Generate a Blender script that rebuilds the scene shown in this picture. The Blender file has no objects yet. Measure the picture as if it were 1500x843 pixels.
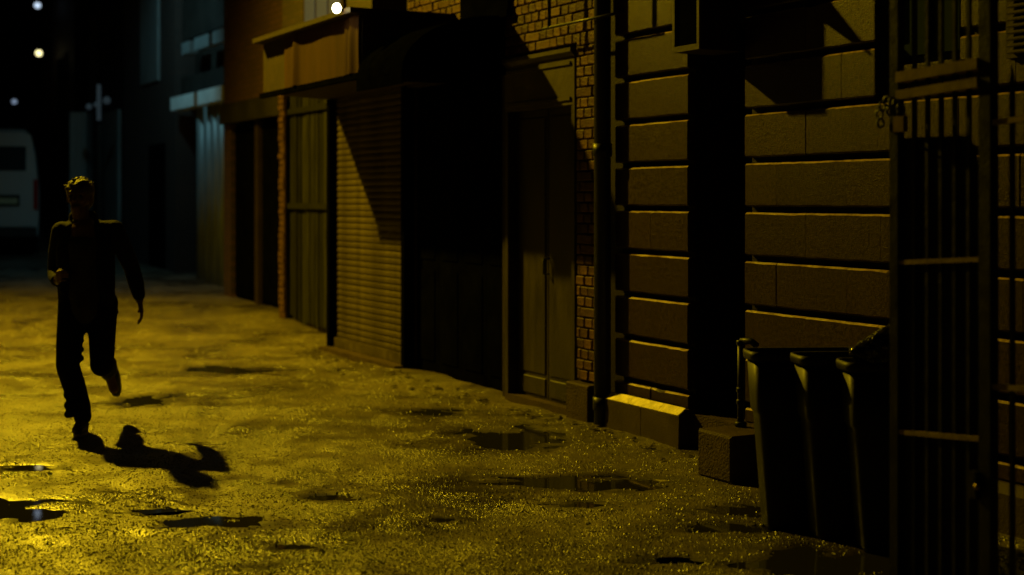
import bpy, math, random
from mathutils import Vector, Matrix, noise
random.seed(7)
S = bpy.context.scene
COL = S.collection
R = math.radians

# ------------------------------------------------------------------ camera, sky, light
cd = bpy.data.cameras.new("camera"); cam = bpy.data.objects.new("camera", cd); COL.objects.link(cam)
cam.location = (0, 0, 1.6); cam.rotation_euler = (R(90), 0, 0)
cd.sensor_width = 36.0; cd.lens = 50.0; cd.shift_y = -0.0863
cd.clip_start = 0.05; cd.clip_end = 500
cd.dof.use_dof = True; cd.dof.focus_distance = 8.0; cd.dof.aperture_fstop = 1.4
S.camera = cam

w = bpy.data.worlds.new("World"); S.world = w; w.use_nodes = True
nt = w.node_tree
bg = nt.nodes["Background"]; sky = nt.nodes.new("ShaderNodeTexSky"); sky.sky_type = 'NISHITA'
sky.sun_disc = False; sky.sun_elevation = R(3); sky.sun_rotation = R(200)
nt.links.new(sky.outputs[0], bg.inputs[0]); bg.inputs[1].default_value = 0.00012
sd = bpy.data.lights.new("moon", 'SUN'); sd.energy = 0.0008; sd.angle = R(0.5); sd.color = (1.0, .93, .82)
so = bpy.data.objects.new("moon", sd); COL.objects.link(so); so.rotation_euler = (R(60), 0, R(-20))
S.view_settings.view_transform = 'Standard'; S.view_settings.look = 'None'
S.view_settings.exposure = 0; S.view_settings.gamma = 1
STREET_LAMP_W = 9000.0
STREET_LAMP_COL = (1.0, .665, .011)
COOL_LAMP_W = 120.0

# ------------------------------------------------------------------ alley frame
# t runs along the right-hand wall away from the camera, d out of the wall, z up
F = 2083.0; HOR = 292.0
TH = math.atan2(1090, F); SN, CS = math.sin(TH), math.cos(TH)
P0 = (1.743, 8.07); RZ = math.pi/2 + TH
def W(t, d, z=0.0):
    return Vector((P0[0] - SN*t - CS*d, P0[1] + CS*t - SN*d, z))
def loc_of(x, y):
    rx, ry = x-P0[0], y-P0[1]
    return (-SN*rx + CS*ry, -CS*rx - SN*ry)
def rise(t):
    return 0.0 if t < 8 else 0.03*(t-8)*min(1.0, (t-8)/3.0)
def px_ground(px, py):
    Y = F*1.6/(py-HOR); return ((px-750)/F*Y, Y)

# ------------------------------------------------------------------ materials
M = {}
def mat(name, col, rough=.7, var=.25, nscale=6.0, bump=0.0, bscale=60.0, bdist=.01, metallic=0.0, spec=.10,
        objrand=0.0, rvar=0.0, streak=None, coord='Object', col2=None):
    m = bpy.data.materials.new(name); m.use_nodes = True; n = m.node_tree; N = n.nodes; K = n.links
    b = N["Principled BSDF"]
    tc = N.new("ShaderNodeTexCoord"); src = tc.outputs[coord]
    if streak:
        mp = N.new("ShaderNodeMapping"); mp.inputs['Scale'].default_value = streak
        K.new(src, mp.inputs[0]); csrc = mp.outputs[0]
    else: csrc = src
    nz = N.new("ShaderNodeTexNoise"); nz.inputs['Scale'].default_value = nscale
    nz.inputs['Detail'].default_value = 6; nz.inputs['Roughness'].default_value = .65
    K.new(csrc, nz.inputs['Vector'])
    fac = nz.outputs['Fac']
    cr = N.new("ShaderNodeValToRGB")
    lo = tuple(c*(1-var) for c in col); hi = tuple(c*(1+var) for c in (col2 or col))
    cr.color_ramp.elements[0].position = .32; cr.color_ramp.elements[1].position = .68
    cr.color_ramp.elements[0].color = (*lo, 1); cr.color_ramp.elements[1].color = (*hi, 1)
    K.new(fac, cr.inputs[0]); out = cr.outputs[0]
    if objrand:
        oi = N.new("ShaderNodeObjectInfo"); mr = N.new("ShaderNodeMapRange")
        mr.inputs['To Min'].default_value = 1-objrand; mr.inputs['To Max'].default_value = 1+objrand
        K.new(oi.outputs['Random'], mr.inputs['Value'])
        vm = N.new("ShaderNodeVectorMath"); vm.operation = 'SCALE'
        K.new(out, vm.inputs[0]); K.new(mr.outputs[0], vm.inputs['Scale']); out = vm.outputs[0]
    K.new(out, b.inputs['Base Color'])
    if rvar:
        mr = N.new("ShaderNodeMapRange"); mr.inputs['To Min'].default_value = rough-rvar; mr.inputs['To Max'].default_value = rough+rvar
        mr.inputs['From Min'].default_value = .3; mr.inputs['From Max'].default_value = .7
        K.new(fac, mr.inputs['Value']); K.new(mr.outputs[0], b.inputs['Roughness'])
    else: b.inputs['Roughness'].default_value = rough
    b.inputs['Metallic'].default_value = metallic
    b.inputs['Specular IOR Level'].default_value = spec
    if spec < .03: b.inputs['IOR'].default_value = 1.0
    if bump:
        n2 = N.new("ShaderNodeTexNoise"); n2.inputs['Scale'].default_value = bscale; n2.inputs['Detail'].default_value = 3
        K.new(src, n2.inputs['Vector'])
        bp = N.new("ShaderNodeBump"); bp.inputs['Strength'].default_value = bump; bp.inputs['Distance'].default_value = bdist
        K.new(n2.outputs['Fac'], bp.inputs['Height']); K.new(bp.outputs[0], b.inputs['Normal'])
    M[name] = m; return m

def emit(name, col, strength):
    m = bpy.data.materials.new(name); m.use_nodes = True; n = m.node_tree
    b = n.nodes["Principled BSDF"]; b.inputs['Base Color'].default_value = (.04, .04, .04, 1)
    b.inputs['Emission Color'].default_value = (*col, 1); b.inputs['Emission Strength'].default_value = strength
    M[name] = m; return m

mat('stone_edge_highlight', (.24, .155, .07), .4, .55, 30, .6, 170, .004, spec=.25)  # lighter colour puts the lit highlight into the blocks' upper chamfers
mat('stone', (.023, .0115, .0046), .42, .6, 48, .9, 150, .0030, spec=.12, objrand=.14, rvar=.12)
mat('stone_core', (.012, .008, .005), .7, .3, 5, .6, 80, .01)
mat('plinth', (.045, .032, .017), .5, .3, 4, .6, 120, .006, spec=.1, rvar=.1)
mat('brick', (.078, .040, .016), .6, .35, 14, .7, 60, .008, spec=.08, objrand=.42, rvar=.1)
mat('mortar', (.022, .015, .01), .85, .3, 10, .6, 90, .008)
mat('black_iron', (.006, .006, .005), .45, .4, 9, .35, 60, .004, spec=.2, rvar=.1)
mat('gate_iron', (.009, .008, .0065), .42, .4, 11, .4, 75, .004, spec=.22, rvar=.1)
mat('sheet_steel', (.010, .010, .009), .55, .4, 5, .2, 30, .006, spec=.3)
mat('black_paint', (.0018, .0018, .0018), .85, .4, 4, .2, 40, .006, spec=.02)
mat('black_canvas', (.0012, .0012, .0012), .9, .4, 8, .4, 90, .004, spec=.01)
mat('shutter', (.056, .043, .020), .45, .45, 3, .08, 30, .004, spec=.10, objrand=.12, rvar=.12, streak=(2.2, 1, 2.2))
mat('door_green', (.022, .016, .009), .5, .5, 3, .3, 40, .006, streak=(3, 1, .6), rvar=.1, spec=.2)
mat('door_frame', (.055, .046, .025), .5, .25, 5, .3, 50, .006)
mat('plank', (.018, .017, .0075), .65, .75, 3.0, .5, 30, .008, streak=(9, 1, .5), objrand=.5)
mat('canvas', (.036, .0145, .004), .9, .22, 2.5, .35, 120, .003, streak=(3, 1, .6), spec=.1)
mat('timber', (.022, .012, .006), .75, .35, 6, .4, 40, .006, spec=.2)
mat('concrete', (.045, .030, .017), .65, .35, 7, .8, 70, .012, rvar=.12)
mat('bin_plastic', (.009, .008, .0065), .55, .3, 6, .25, 45, .004, spec=.25, rvar=.08)
mat('bag', (.012, .011, .010), .14, .3, 9, .9, 16, .03, spec=1.0)
mat('litter', (.05, .04, .022), .8, .5, 20)
mat('brass', (.25, .18, .06), .35, .2, 20, metallic=1)
mat('far_dark', (.018, .015, .012), .85, .4, 1.5, .4, 10, .02)
mat('far_metal', (.13, .145, .145), .45, .35, 3, streak=(6, 1, .4), metallic=0, spec=.6)
mat('far_white', (.60, .66, .66), .5, .2, 2)
mat('glass_dark', (.02, .028, .03), .08, .1, 2, spec=.6)
mat('glass_teal', (.05, .085, .095), .15, .3, 5, spec=.6)
mat('van_white', (.30, .31, .31), .35, .06, 1.2, spec=.5)
mat('rubber', (.015, .015, .015), .8, .2, 8)
mat('red_lens', (.25, .015, .012), .2, .1, 4)
mat('plate', (.35, .33, .2), .5, .2, 14)
mat('skin', (.09, .05, .033), .5, .1, 30)
mat('hair', (.045, .026, .012), .55, .4, 60, .8, 120, .01, spec=.4)
mat('jacket', (.006, .0062, .008), .85, .3, 20, .6, 30, .012, spec=.08)
mat('shirt', (.022, .021, .019), .85, .2, 20, .6, 25, .012)
mat('trousers', (.004, .004, .005), .9, .3, 20, .6, 28, .012, spec=.04)
mat('shoe', (.012, .012, .012), .6, .3, 30, spec=.3)
mat('shoe_sole', (.22, .21, .19), .7, .2, 30)
mat('grey_metal', (.05, .05, .045), .45, .2, 10, metallic=.4)
emit('bulb_warm', (1.0, .88, .42), 26)
emit('bulb_far', (1.0, .88, .42), 2.2)
emit('bulb_cool', (.60, .75, .95), 1.1)
emit('bulb_dim', (.45, .60, .85), .35)
emit('sign_cool', (.45, .68, .85), .025)
emit('pane_sky_reflection', (.10, .24, .30), .07)  # weak emission stands in for sky reflected in the upper panes
emit('lamp_lens', (1.0, .70, .05), 60)

def far_brick(name, a, b_, mo, scale):
    m = bpy.data.materials.new(name); m.use_nodes = True; n = m.node_tree; N = n.nodes; K = n.links
    b = N["Principled BSDF"]; tc = N.new("ShaderNodeTexCoord")
    sx = N.new("ShaderNodeSeparateXYZ"); cx = N.new("ShaderNodeCombineXYZ")
    K.new(tc.outputs['Object'], sx.inputs[0]); K.new(sx.outputs[0], cx.inputs[0]); K.new(sx.outputs[2], cx.inputs[1])
    br = N.new("ShaderNodeTexBrick"); br.inputs['Scale'].default_value = 1
    br.inputs['Brick Width'].default_value = .225; br.inputs['Row Height'].default_value = .077; br.inputs['Mortar Size'].default_value = .008
    br.inputs['Color1'].default_value = (*a, 1); br.inputs['Color2'].default_value = (*b_, 1); br.inputs['Mortar'].default_value = (*mo, 1)
    K.new(cx.outputs[0], br.inputs['Vector']); K.new(br.outputs[0], b.inputs['Base Color'])
    bp = N.new("ShaderNodeBump"); bp.inputs['Strength'].default_value = .8; bp.inputs['Distance'].default_value = .01
    iv = N.new("ShaderNodeMath"); iv.operation = 'SUBTRACT'; iv.inputs[0].default_value = 1
    K.new(br.outputs['Fac'], iv.inputs[1]); K.new(iv.outputs[0], bp.inputs['Height']); K.new(bp.outputs[0], b.inputs['Normal'])
    b.inputs['Roughness'].default_value = .75; M[name] = m
mat('rail_highlight', (.22, .17, .08), .4, .35, 12, .3, 60, .004)  # paler than the gate iron: lamp highlights on the rails put into colour
far_brick('brick_far', (.062, .024, .008), (.040, .016, .006), (.024, .012, .006), 1)
far_brick('brick_dark', (.04, .022, .015), (.026, .016, .011), (.022, .016, .013), 1)

def ground_mat():
    m = bpy.data.materials.new('wet_asphalt'); m.use_nodes = True; n = m.node_tree; N = n.nodes; K = n.links
    b = N["Principled BSDF"]; tc = N.new("ShaderNodeTexCoord"); co = tc.outputs['Object']
    def nz(s, d, r=.6, dist=0):
        x = N.new("ShaderNodeTexNoise"); x.inputs['Scale'].default_value = s; x.inputs['Detail'].default_value = d
        x.inputs['Roughness'].default_value = r; x.inputs['Distortion'].default_value = dist; K.new(co, x.inputs['Vector']); return x.outputs['Fac']
    def ramp(f, a, c, ca, cb):
        x = N.new("ShaderNodeValToRGB"); x.color_ramp.elements[0].position = a; x.color_ramp.elements[1].position = c
        x.color_ramp.elements[0].color = (*ca, 1); x.color_ramp.elements[1].color = (*cb, 1); K.new(f, x.inputs[0]); return x.outputs[0]
    big = nz(1.1, 5, .6, .4); mid = nz(9, 5); fine = nz(170, 2, .5)
    vor = N.new("ShaderNodeTexVoronoi"); vor.inputs['Scale'].default_value = 115; K.new(co, vor.inputs['Vector'])
    vor2 = N.new("ShaderNodeTexVoronoi"); vor2.inputs['Scale'].default_value = 52; K.new(co, vor2.inputs['Vector'])
    c1 = ramp(mid, .3, .7, (.052, .044, .033), (.118, .098, .070))
    c2 = ramp(vor.outputs['Color'], .0, 1.0, (.35, .35, .35), (1.7, 1.65, 1.6))
    mx = N.new("ShaderNodeMix"); mx.data_type = 'RGBA'; mx.blend_type = 'MULTIPLY'; mx.inputs[0].default_value = .8
    K.new(c1, mx.inputs['A']); K.new(c2, mx.inputs['B'])
    # patches of older, darker, bound-up tarmac
    c3 = ramp(big, .36, .60, (.42, .40, .38), (1.2, 1.2, 1.2))
    mx2 = N.new("ShaderNodeMix"); mx2.data_type = 'RGBA'; mx2.blend_type = 'MULTIPLY'; mx2.inputs[0].default_value = 1
    K.new(mx.outputs['Result'], mx2.inputs['A']); K.new(c3, mx2.inputs['B'])
    wa = N.new("ShaderNodeAttribute"); wa.attribute_name = 'wet'; wet = wa.outputs['Fac']
    mx3 = N.new("ShaderNodeMix"); mx3.data_type = 'RGBA'; mx3.blend_type = 'MULTIPLY'; mx3.inputs['B'].default_value = (.35, .34, .33, 1)
    K.new(wet, mx3.inputs[0]); K.new(mx2.outputs['Result'], mx3.inputs['A']); K.new(mx3.outputs['Result'], b.inputs['Base Color'])
    rr = ramp(big, .35, .65, (.24, .24, .24), (.40, .40, .40)); K.new(rr, b.inputs['Roughness'])
    b.inputs['Specular IOR Level'].default_value = .75
    def math2(op, a, c):
        x = N.new("ShaderNodeMath"); x.operation = op
        for i, v in enumerate((a, c)):
            if isinstance(v, (int, float)): x.inputs[i].default_value = v
            else: K.new(v, x.inputs[i])
        return x.outputs[0]
    h = math2('ADD', math2('MULTIPLY', vor.outputs['Distance'], -.75), math2('MULTIPLY', vor2.outputs['Distance'], -.55))
    h = math2('ADD', h, math2('MULTIPLY', fine, .5)); h = math2('ADD', h, math2('MULTIPLY', mid, .3))
    bp = N.new("ShaderNodeBump"); bp.inputs['Strength'].default_value = 1.0; bp.inputs['Distance'].default_value = .0070
    K.new(math2('MULTIPLY', ramp(nz(2.1, 6, .62, .3), .36, .58, (.34, .34, .34), (1, 1, 1)), math2('SUBTRACT', 1.0, math2('MULTIPLY', wet, .8))), bp.inputs['Strength'])
    K.new(h, bp.inputs['Height']); K.new(bp.outputs[0], b.inputs['Normal'])
    M['ground'] = m
ground_mat()
mat('grit', (.105, .086, .058), .44, .6, 60, spec=.5)
def water_mat():
    m = bpy.data.materials.new('puddle_water'); m.use_nodes = True; b = m.node_tree.nodes["Principled BSDF"]
    b.inputs['Base Color'].default_value = (.012, .011, .009, 1); b.inputs['Roughness'].default_value = .04; b.inputs['IOR'].default_value = 1.33
    M['water'] = m
water_mat()

# ------------------------------------------------------------------ helpers
ORG = {}
def tag(o, label, cat, group=None):
    o['label'] = label; o['category'] = cat
    if group: o['group'] = group
    return o
def thing(name, label, cat, org=(0, 0, 0), rz=None, group=None, world=None):
    o = bpy.data.objects.new(name, None); COL.objects.link(o); o.empty_display_size = .2
    if world is not None: o.location = world; ORG[o.name] = (0, 0, 0)
    else: o.location = W(*org); ORG[o.name] = org
    o.rotation_euler = (0, 0, RZ if rz is None else rz)
    return tag(o, label, cat, group)
class MB:
    def __init__(s): s.v = []; s.f = []
    def add(s, vs, fs):
        k = len(s.v); s.v += [tuple(v) for v in vs]; s.f += [tuple(i+k for i in f) for f in fs]; return s
    def box(s, a0, a1, b0, b1, c0, c1):
        v = [(x, y, z) for z in (c0, c1) for y in (b0, b1) for x in (a0, a1)]
        return s.add(v, [(0, 2, 3, 1), (4, 5, 7, 6), (0, 1, 5, 4), (2, 6, 7, 3), (0, 4, 6, 2), (1, 3, 7, 5)])
    def cblock(s, a0, a1, b0, b1, c0, c1, c, j=0.0):      # box whose outer (+b) edges are chamfered
        def q(x, y, z): return (x+random.uniform(-j, j), y+random.uniform(-j, j), z+random.uniform(-j, j))
        v = [(a0, b0, c0), (a1, b0, c0), (a1, b0, c1), (a0, b0, c1),
             (a0, b1-c, c0), (a1, b1-c, c0), (a1, b1-c, c1), (a0, b1-c, c1),
             q(a0+c, b1, c0+c), q(a1-c, b1, c0+c), q(a1-c, b1, c1-c), q(a0+c, b1, c1-c)]
        f = [(0, 1, 2, 3), (8, 11, 10, 9)]
        for i in range(4):
            k = (i+1) % 4; f += [(i, i+4, k+4, k), (i+4, i+8, k+8, k+4)]
        return s.add(v, f)
    def prism(s, pts, z0, z1):                           # polygon in (a,b), counter-clockwise, extruded along c
        n = len(pts); v = [(x, y, z0) for x, y in pts]+[(x, y, z1) for x, y in pts]
        return s.add(v, [tuple(range(n-1, -1, -1)), tuple(range(n, 2*n))]+[(i, (i+1) % n, (i+1) % n+n, i+n) for i in range(n)])
    def prism_a(s, pts, a0, a1):                         # polygon in (b,c) extruded along a
        n = len(pts); v = [(a0, y, z) for y, z in pts]+[(a1, y, z) for y, z in pts]
        return s.add(v, [tuple(range(n-1, -1, -1)), tuple(range(n, 2*n))]+[(i, (i+1) % n, (i+1) % n+n, i+n) for i in range(n)])
    def tube(s, path, r, seg=10, cap=True):
        path = [Vector(p) for p in path]; rs = r if isinstance(r, (list, tuple)) else [r]*len(path)
        k = len(s.v); up = None
        for i, p in enumerate(path):
            dr = (path[min(i+1, len(path)-1)]-path[max(i-1, 0)]).normalized()
            ref = Vector((0, 0, 1)) if abs(dr.z) < .95 else Vector((1, 0, 0))
            if up is None: up = dr.cross(ref).normalized()
            else: up = (up-dr*up.dot(dr)).normalized()
            sd_ = dr.cross(up)
            for j in range(seg):
                an = 2*math.pi*j/seg; s.v.append(tuple(p+(up*math.cos(an)+sd_*math.sin(an))*rs[i]))
        for i in range(len(path)-1):
            for j in range(seg):
                a = k+i*seg+j; b = k+i*seg+(j+1) % seg; s.f.append((a, b, b+seg, a+seg))
        if cap:
            s.f.append(tuple(k+j for j in range(seg-1, -1, -1))); e = k+(len(path)-1)*seg; s.f.append(tuple(e+j for j in range(seg)))
        return s
    def lathe(s, c, prof, seg=16):                       # prof: (r,z) rows
        return s.tube([(c[0], c[1], c[2]+z) for r, z in prof], [r for r, z in prof], seg)
    def ball(s, c, r, nu=12, nv=8):
        rx, ry, rz = r if isinstance(r, (tuple, list)) else (r, r, r)
        k = len(s.v); s.v.append((c[0], c[1], c[2]+rz))
        for i in range(1, nv):
            ph = math.pi*i/nv
            for j in range(nu):
                an = 2*math.pi*j/nu; s.v.append((c[0]+rx*math.sin(ph)*math.cos(an), c[1]+ry*math.sin(ph)*math.sin(an), c[2]+rz*math.cos(ph)))
        s.v.append((c[0], c[1], c[2]-rz)); e = len(s.v)-1
        for j in range(nu):
            s.f.append((k, k+1+j, k+1+(j+1) % nu))
            for i in range(nv-2):
                a = k+1+i*nu+j; b = k+1+i*nu+(j+1) % nu; s.f.append((a, a+nu, b+nu, b))
            a = k+1+(nv-2)*nu+j; b = k+1+(nv-2)*nu+(j+1) % nu; s.f.append((a, e, b))
        return s
    def torus(s, c, R_, r, ax='y', nu=16, nv=8):
        k = len(s.v)
        for i in range(nu):
            a = 2*math.pi*i/nu
            for j in range(nv):
                b = 2*math.pi*j/nv; q = R_+r*math.cos(b); p = (q*math.cos(a), q*math.sin(a), r*math.sin(b))
                p = {'z': p, 'y': (p[0], -p[2], p[1]), 'x': (p[2], p[0], p[1])}[ax]
                s.v.append((c[0]+p[0], c[1]+p[1], c[2]+p[2]))
        for i in range(nu):
            for j in range(nv):
                s.f.append((k+i*nv+j, k+((i+1) % nu)*nv+j, k+((i+1) % nu)*nv+(j+1) % nv, k+i*nv+(j+1) % nv))
        return s
    def mesh(s, name, m, org=(0, 0, 0), smooth=False):
        me = bpy.data.meshes.new(name)
        me.from_pydata([(x-org[0], y-org[1], z-org[2]) for x, y, z in s.v], [], s.f); me.validate(); me.update()
        me.materials.append(M[m] if isinstance(m, str) else m)
        if smooth:
            me.polygons.foreach_set('use_smooth', [True]*len(me.polygons)); 
        return me
    def build(s, name, m, parent=None, smooth=False):
        org = ORG.get(parent.name, (0, 0, 0)) if parent else (0, 0, 0)
        o = bpy.data.objects.new(name, s.mesh(name, m, org, smooth)); COL.objects.link(o)
        if parent: o.parent = parent; ORG[o.name] = org
        return o
def B(*a): return MB().box(*a)

# ------------------------------------------------------------------ ground, puddles
PUD = []
for cx, cy, rx, ry in [(2, 746, 88, 17), (312, 762, 64, 8), (752, 641, 60, 13), (850, 708, 125, 9), (1085, 747, 48, 7), (1078, 772, 70, 7),
                       (480, 728, 32, 4), (235, 748, 52, 4), (850, 738, 38, 4), (38, 684, 42, 4), (1225, 822, 120, 17), (215, 586, 30, 7),
                       (650, 760, 15, 3), (430, 799, 30, 3), (640, 603, 34, 4), (320, 541, 60, 5), (980, 820, 45, 5)]:
    x, y = px_ground(cx, cy); PUD.append((x, y, rx*y/F, max(ry*y*y/(F*1.6), .05)))
wet_ = [0.0]
def gz(x, y):
    t, d = loc_of(x, y)
    base = .034*noise.noise((x*.7, y*.7, 1.3))+.022*noise.noise((x*1.7, y*1.9, 4.1))+.010*noise.noise((x*4, y*4.6, 2.2))+.004*noise.noise((x*10, y*11, 7.2))
    fade = 1.0; dep = 0.0; wt = 0.0
    for px_, py_, ax, ay in PUD:
        q = ((x-px_)/ax)**2+((y-py_)/ay)**2
        if q < 20:
            u_, v_ = (x-px_)/ax*1.2+px_*3, (y-py_)/ay*1.2+py_*3
            q = math.sqrt(q)*1.0+.9*noise.noise((u_, v_, 9.1))+.55*noise.noise((u_*2.6, v_*2.6, 3.3))+.32*noise.noise((u_*6, v_*6, 5.3))
            s_ = max(0.0, min(1.0, (2.0-q)/1.2)); s_ = s_*s_*(3-2*s_)
            sf = max(0.0, min(1.0, (3.3-q)/1.5)); fade = min(fade, 1-sf*sf*(3-2*sf)); dep = max(dep, s_*max(0, min(1, 1.55-q))); wt = max(wt, s_)
    wet_[0] = wt
    return base*fade+rise(t)-.020*dep+.0024*noise.noise((x*20, y*20, .5))
def ticks(lo, a, b, hi, st, n):
    o = [a-(a-lo)*((n-i)/n)**2 for i in range(n)]; k = int((b-a)/st); o += [a+(b-a)*i/k for i in range(k+1)]
    return o+[b+(hi-b)*((i+1)/n)**2 for i in range(n)]
T = ticks(-120, -4.6, 11, 150, .042, 34); D = ticks(-90, -.9, 5.2, 90, .042, 24)
gv = []; gw = []
for t in T:
    for d in D:
        p = W(t, d); gv.append((p.x, p.y, gz(p.x, p.y) if -6 < t < 30 and -8 < d < 12 else rise(t))); gw.append(wet_[0])
nd = len(D)
gf = [(i*nd+j, (i+1)*nd+j, (i+1)*nd+j+1, i*nd+j+1) for i in range(len(T)-1) for j in range(nd-1)]
g_ = MB(); g_.v = gv; g_.f = gf
go = g_.build('ground', 'ground', smooth=True); go['kind'] = 'structure'
at_ = go.data.attributes.new('wet', 'FLOAT', 'POINT'); at_.data.foreach_set('value', gw)
# loose grit bound into the tarmac, too small and many to count
gr = MB(); rg = random.Random(3)
for i in range(185000):
    Yd = 1/(1/5.2-rg.random()*(1/5.2-1/22.0)); Xd = (rg.random()*1.0-.58)*Yd
    t, d = loc_of(Xd, Yd)
    if d < (.14 if t < 8 else -.4): continue
    z = gz(Xd, Yd)
    if rg.random() < wet_[0]*.9 or noise.noise((Xd*1.3, Yd*1.3, 6)) > rg.random()*1.1: continue
    a = rg.random()*6.28; ra = rg.uniform(.0032, .0085)*(1+max(0, Yd-9)*.05); hh = ra*rg.uniform(.45, .8); k = len(gr.v)
    for q in range(4):
        rr = ra*rg.uniform(.75, 1.3); gr.v.append((Xd+rr*math.cos(a+q*1.57), Yd+rr*math.sin(a+q*1.57), z-.002))
    gr.v.append((Xd+rg.uniform(-.3, .3)*ra, Yd+rg.uniform(-.3, .3)*ra, z+hh))
    gr.f += [(k, k+1, k+4), (k+1, k+2, k+4), (k+2, k+3, k+4), (k+3, k, k+4)]
go2 = gr.build('grit', 'grit'); go2['kind'] = 'stuff'; tag(go2, 'fine wet grit and stone chippings all over the alley tarmac', 'grit')
for (x, y, ax, ay) in PUD:
    m = MB(); n = 40
    vs = [(x, y, -.0085)]+[(x+2.2*ax*math.cos(2*math.pi*i/n), y+2.2*ay*math.sin(2*math.pi*i/n), -.0085) for i in range(n)]
    m.add(vs, [(0, i+1, (i+1) % n+1) for i in range(n)])
    t, d = loc_of(x, y)
    o = m.build('puddle', 'water'); o['kind'] = 'structure'

# ------------------------------------------------------------------ stone building (rusticated courses)
ST = thing('stone_building', 'rusticated ashlar building with deep horizontal joints behind the bins and iron gate', 'building', (.97, 0, 0))
TOP0, PIT, CH = .332, .297, .036
c = MB()
c.box(-14, .666, -5, -.035, -.3, 8); c.box(1.265, 2.40, -5, -.035, -.3, 8); c.box(.666, 1.265, -5, -.62, -.3, 8); c.box(.666, 1.265, -.62, -.035, 2.72, 8)
c.build('wall', 'stone_core', ST)
WIN = (-1.10, -.62, 2.30, 3.55)
def ashlar(a, b, zb, zt, dj):
    m = MB(); n = max(3, int((b-a)/.05)); sx_ = random.uniform(0, 99)
    for i in range(n+1):
        t = a+(b-a)*i/n; e = noise.noise((t*9, sx_, 1))*.0035; e2 = noise.noise((t*14, sx_, 5)); chip = .012*max(0, e2-.42)*2
        f = .024+dj+noise.noise((t*5, sx_, 8))*.002
        m.v += [(t, -.035, zb), (t, .014+dj, zb+e), (t, f, zb+.010+e), (t, f, zt-.011-e-chip), (t, .012+dj-chip, zt-abs(e)-chip*.6), (t, -.035, zt-abs(e))]
    for i in range(n):
        for k in range(6): m.f.append((i*6+k, i*6+(k+1) % 6, (i+1)*6+(k+1) % 6, (i+1)*6+k))
    m.f += [(5, 4, 3, 2, 1, 0), tuple(n*6+k for k in range(6))]
    return m
def course(t0, t1, k, off):
    ztop = TOP0+PIT*k; zb = ztop-PIT+CH if k else .245
    x = t1-off if off else t1
    edges = [t1]
    while x > t0+.02:
        if x < t1-.12: edges.append(x)
        x -= random.choice((.58, .6, .62))
    if edges[-1]-t0 < .14 and len(edges) > 1: edges.pop()
    edges.append(t0)
    for a, b in zip(edges, edges[1:]):
        segs = [(b, a)]
        if ztop > WIN[2] and zb < WIN[3] and b < WIN[1] and a > WIN[0]:
            segs = [s for s in ((b, WIN[0]), (WIN[1], a)) if s[1]-s[0] > .06]
        for p, q in segs:
            dj = random.uniform(-.004, .003)
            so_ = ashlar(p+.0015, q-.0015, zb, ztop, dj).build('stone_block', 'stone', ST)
            so_.data.materials.append(M['stone_edge_highlight'])
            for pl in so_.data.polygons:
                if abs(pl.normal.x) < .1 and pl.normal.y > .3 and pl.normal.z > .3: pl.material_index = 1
for k in range(0, 13):
    course(1.268, 2.155, k, .18 if k % 2 else .45)
    course(-3.2, .663, k, .30 if k % 2 else .57)
# plinth stones with a sloping top
for a, b in ((1.255, 1.70), (1.706, 2.16)):
    MB().prism_a([(-.03, -.2), (.11, -.2), (.102, .203), (.045, .243), (-.03, .243)], a, b).build('plinth_stone', 'plinth', ST)
for i in range(6):
    MB().prism_a([(-.03, -.2), (.11, -.2), (.102, .203), (.045, .243), (-.03, .243)], .675-.62*(i+1), .675-.62*i-.006).build('plinth_stone', 'plinth', ST)
mat('plinth_highlight', (.80, .70, .36), .5, .35, 14, .8, 60, .012)  # pale yellow paints the bright lit line along the plinth slope
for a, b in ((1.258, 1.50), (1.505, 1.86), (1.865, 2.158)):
    MB().prism_a([(.045, .2435), (.102, .2035), (.106, .211), (.047, .253)], a, b).build('plinth_highlight', 'plinth_highlight', ST)
B(.668, 1.263, -.6, .0, -.2, .215).build('threshold', 'concrete', ST)
dr = B(.69, 1.24, -.615, -.56, .217, 2.40).build('door', 'black_paint', ST)
for zz in (.5, 1.35): B(.76, 1.17, -.559, -.545, zz, zz+.72).build('door_panel', 'black_paint', dr)
MB().ball((.75, -.53, 1.2), .025).build('handle', 'grey_metal', dr)
wo = B(WIN[0], WIN[1], -.034, -.02, WIN[2], WIN[3]).build('window', 'black_paint', ST)
B(WIN[0]+.04, WIN[1]-.04, -.018, -.012, WIN[2]+.05, WIN[3]-.05).build('pane', 'glass_dark', wo)
B((WIN[0]+WIN[1])/2-.015, (WIN[0]+WIN[1])/2+.015, -.011, .004, WIN[2]+.05, WIN[3]-.05).build('mullion', 'black_paint', wo)
B(WIN[0]-.03, WIN[1]+.03, .0, .07, WIN[2]-.07, WIN[2]-.005).build('sill', 'stone', wo)
# louvred vent seen over the gate
ve = B(-2.35, -1.42, .026, .05, 2.27, 3.5).build('vent', 'timber', ST)
for i in range(38):
    z = 2.30+i*.031
    MB().prism_a([(.051, z), (.075, z-.012), (.078, z-.006), (.054, z+.016)], -2.32, -1.45).build('slat', 'door_frame', ve)

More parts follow.
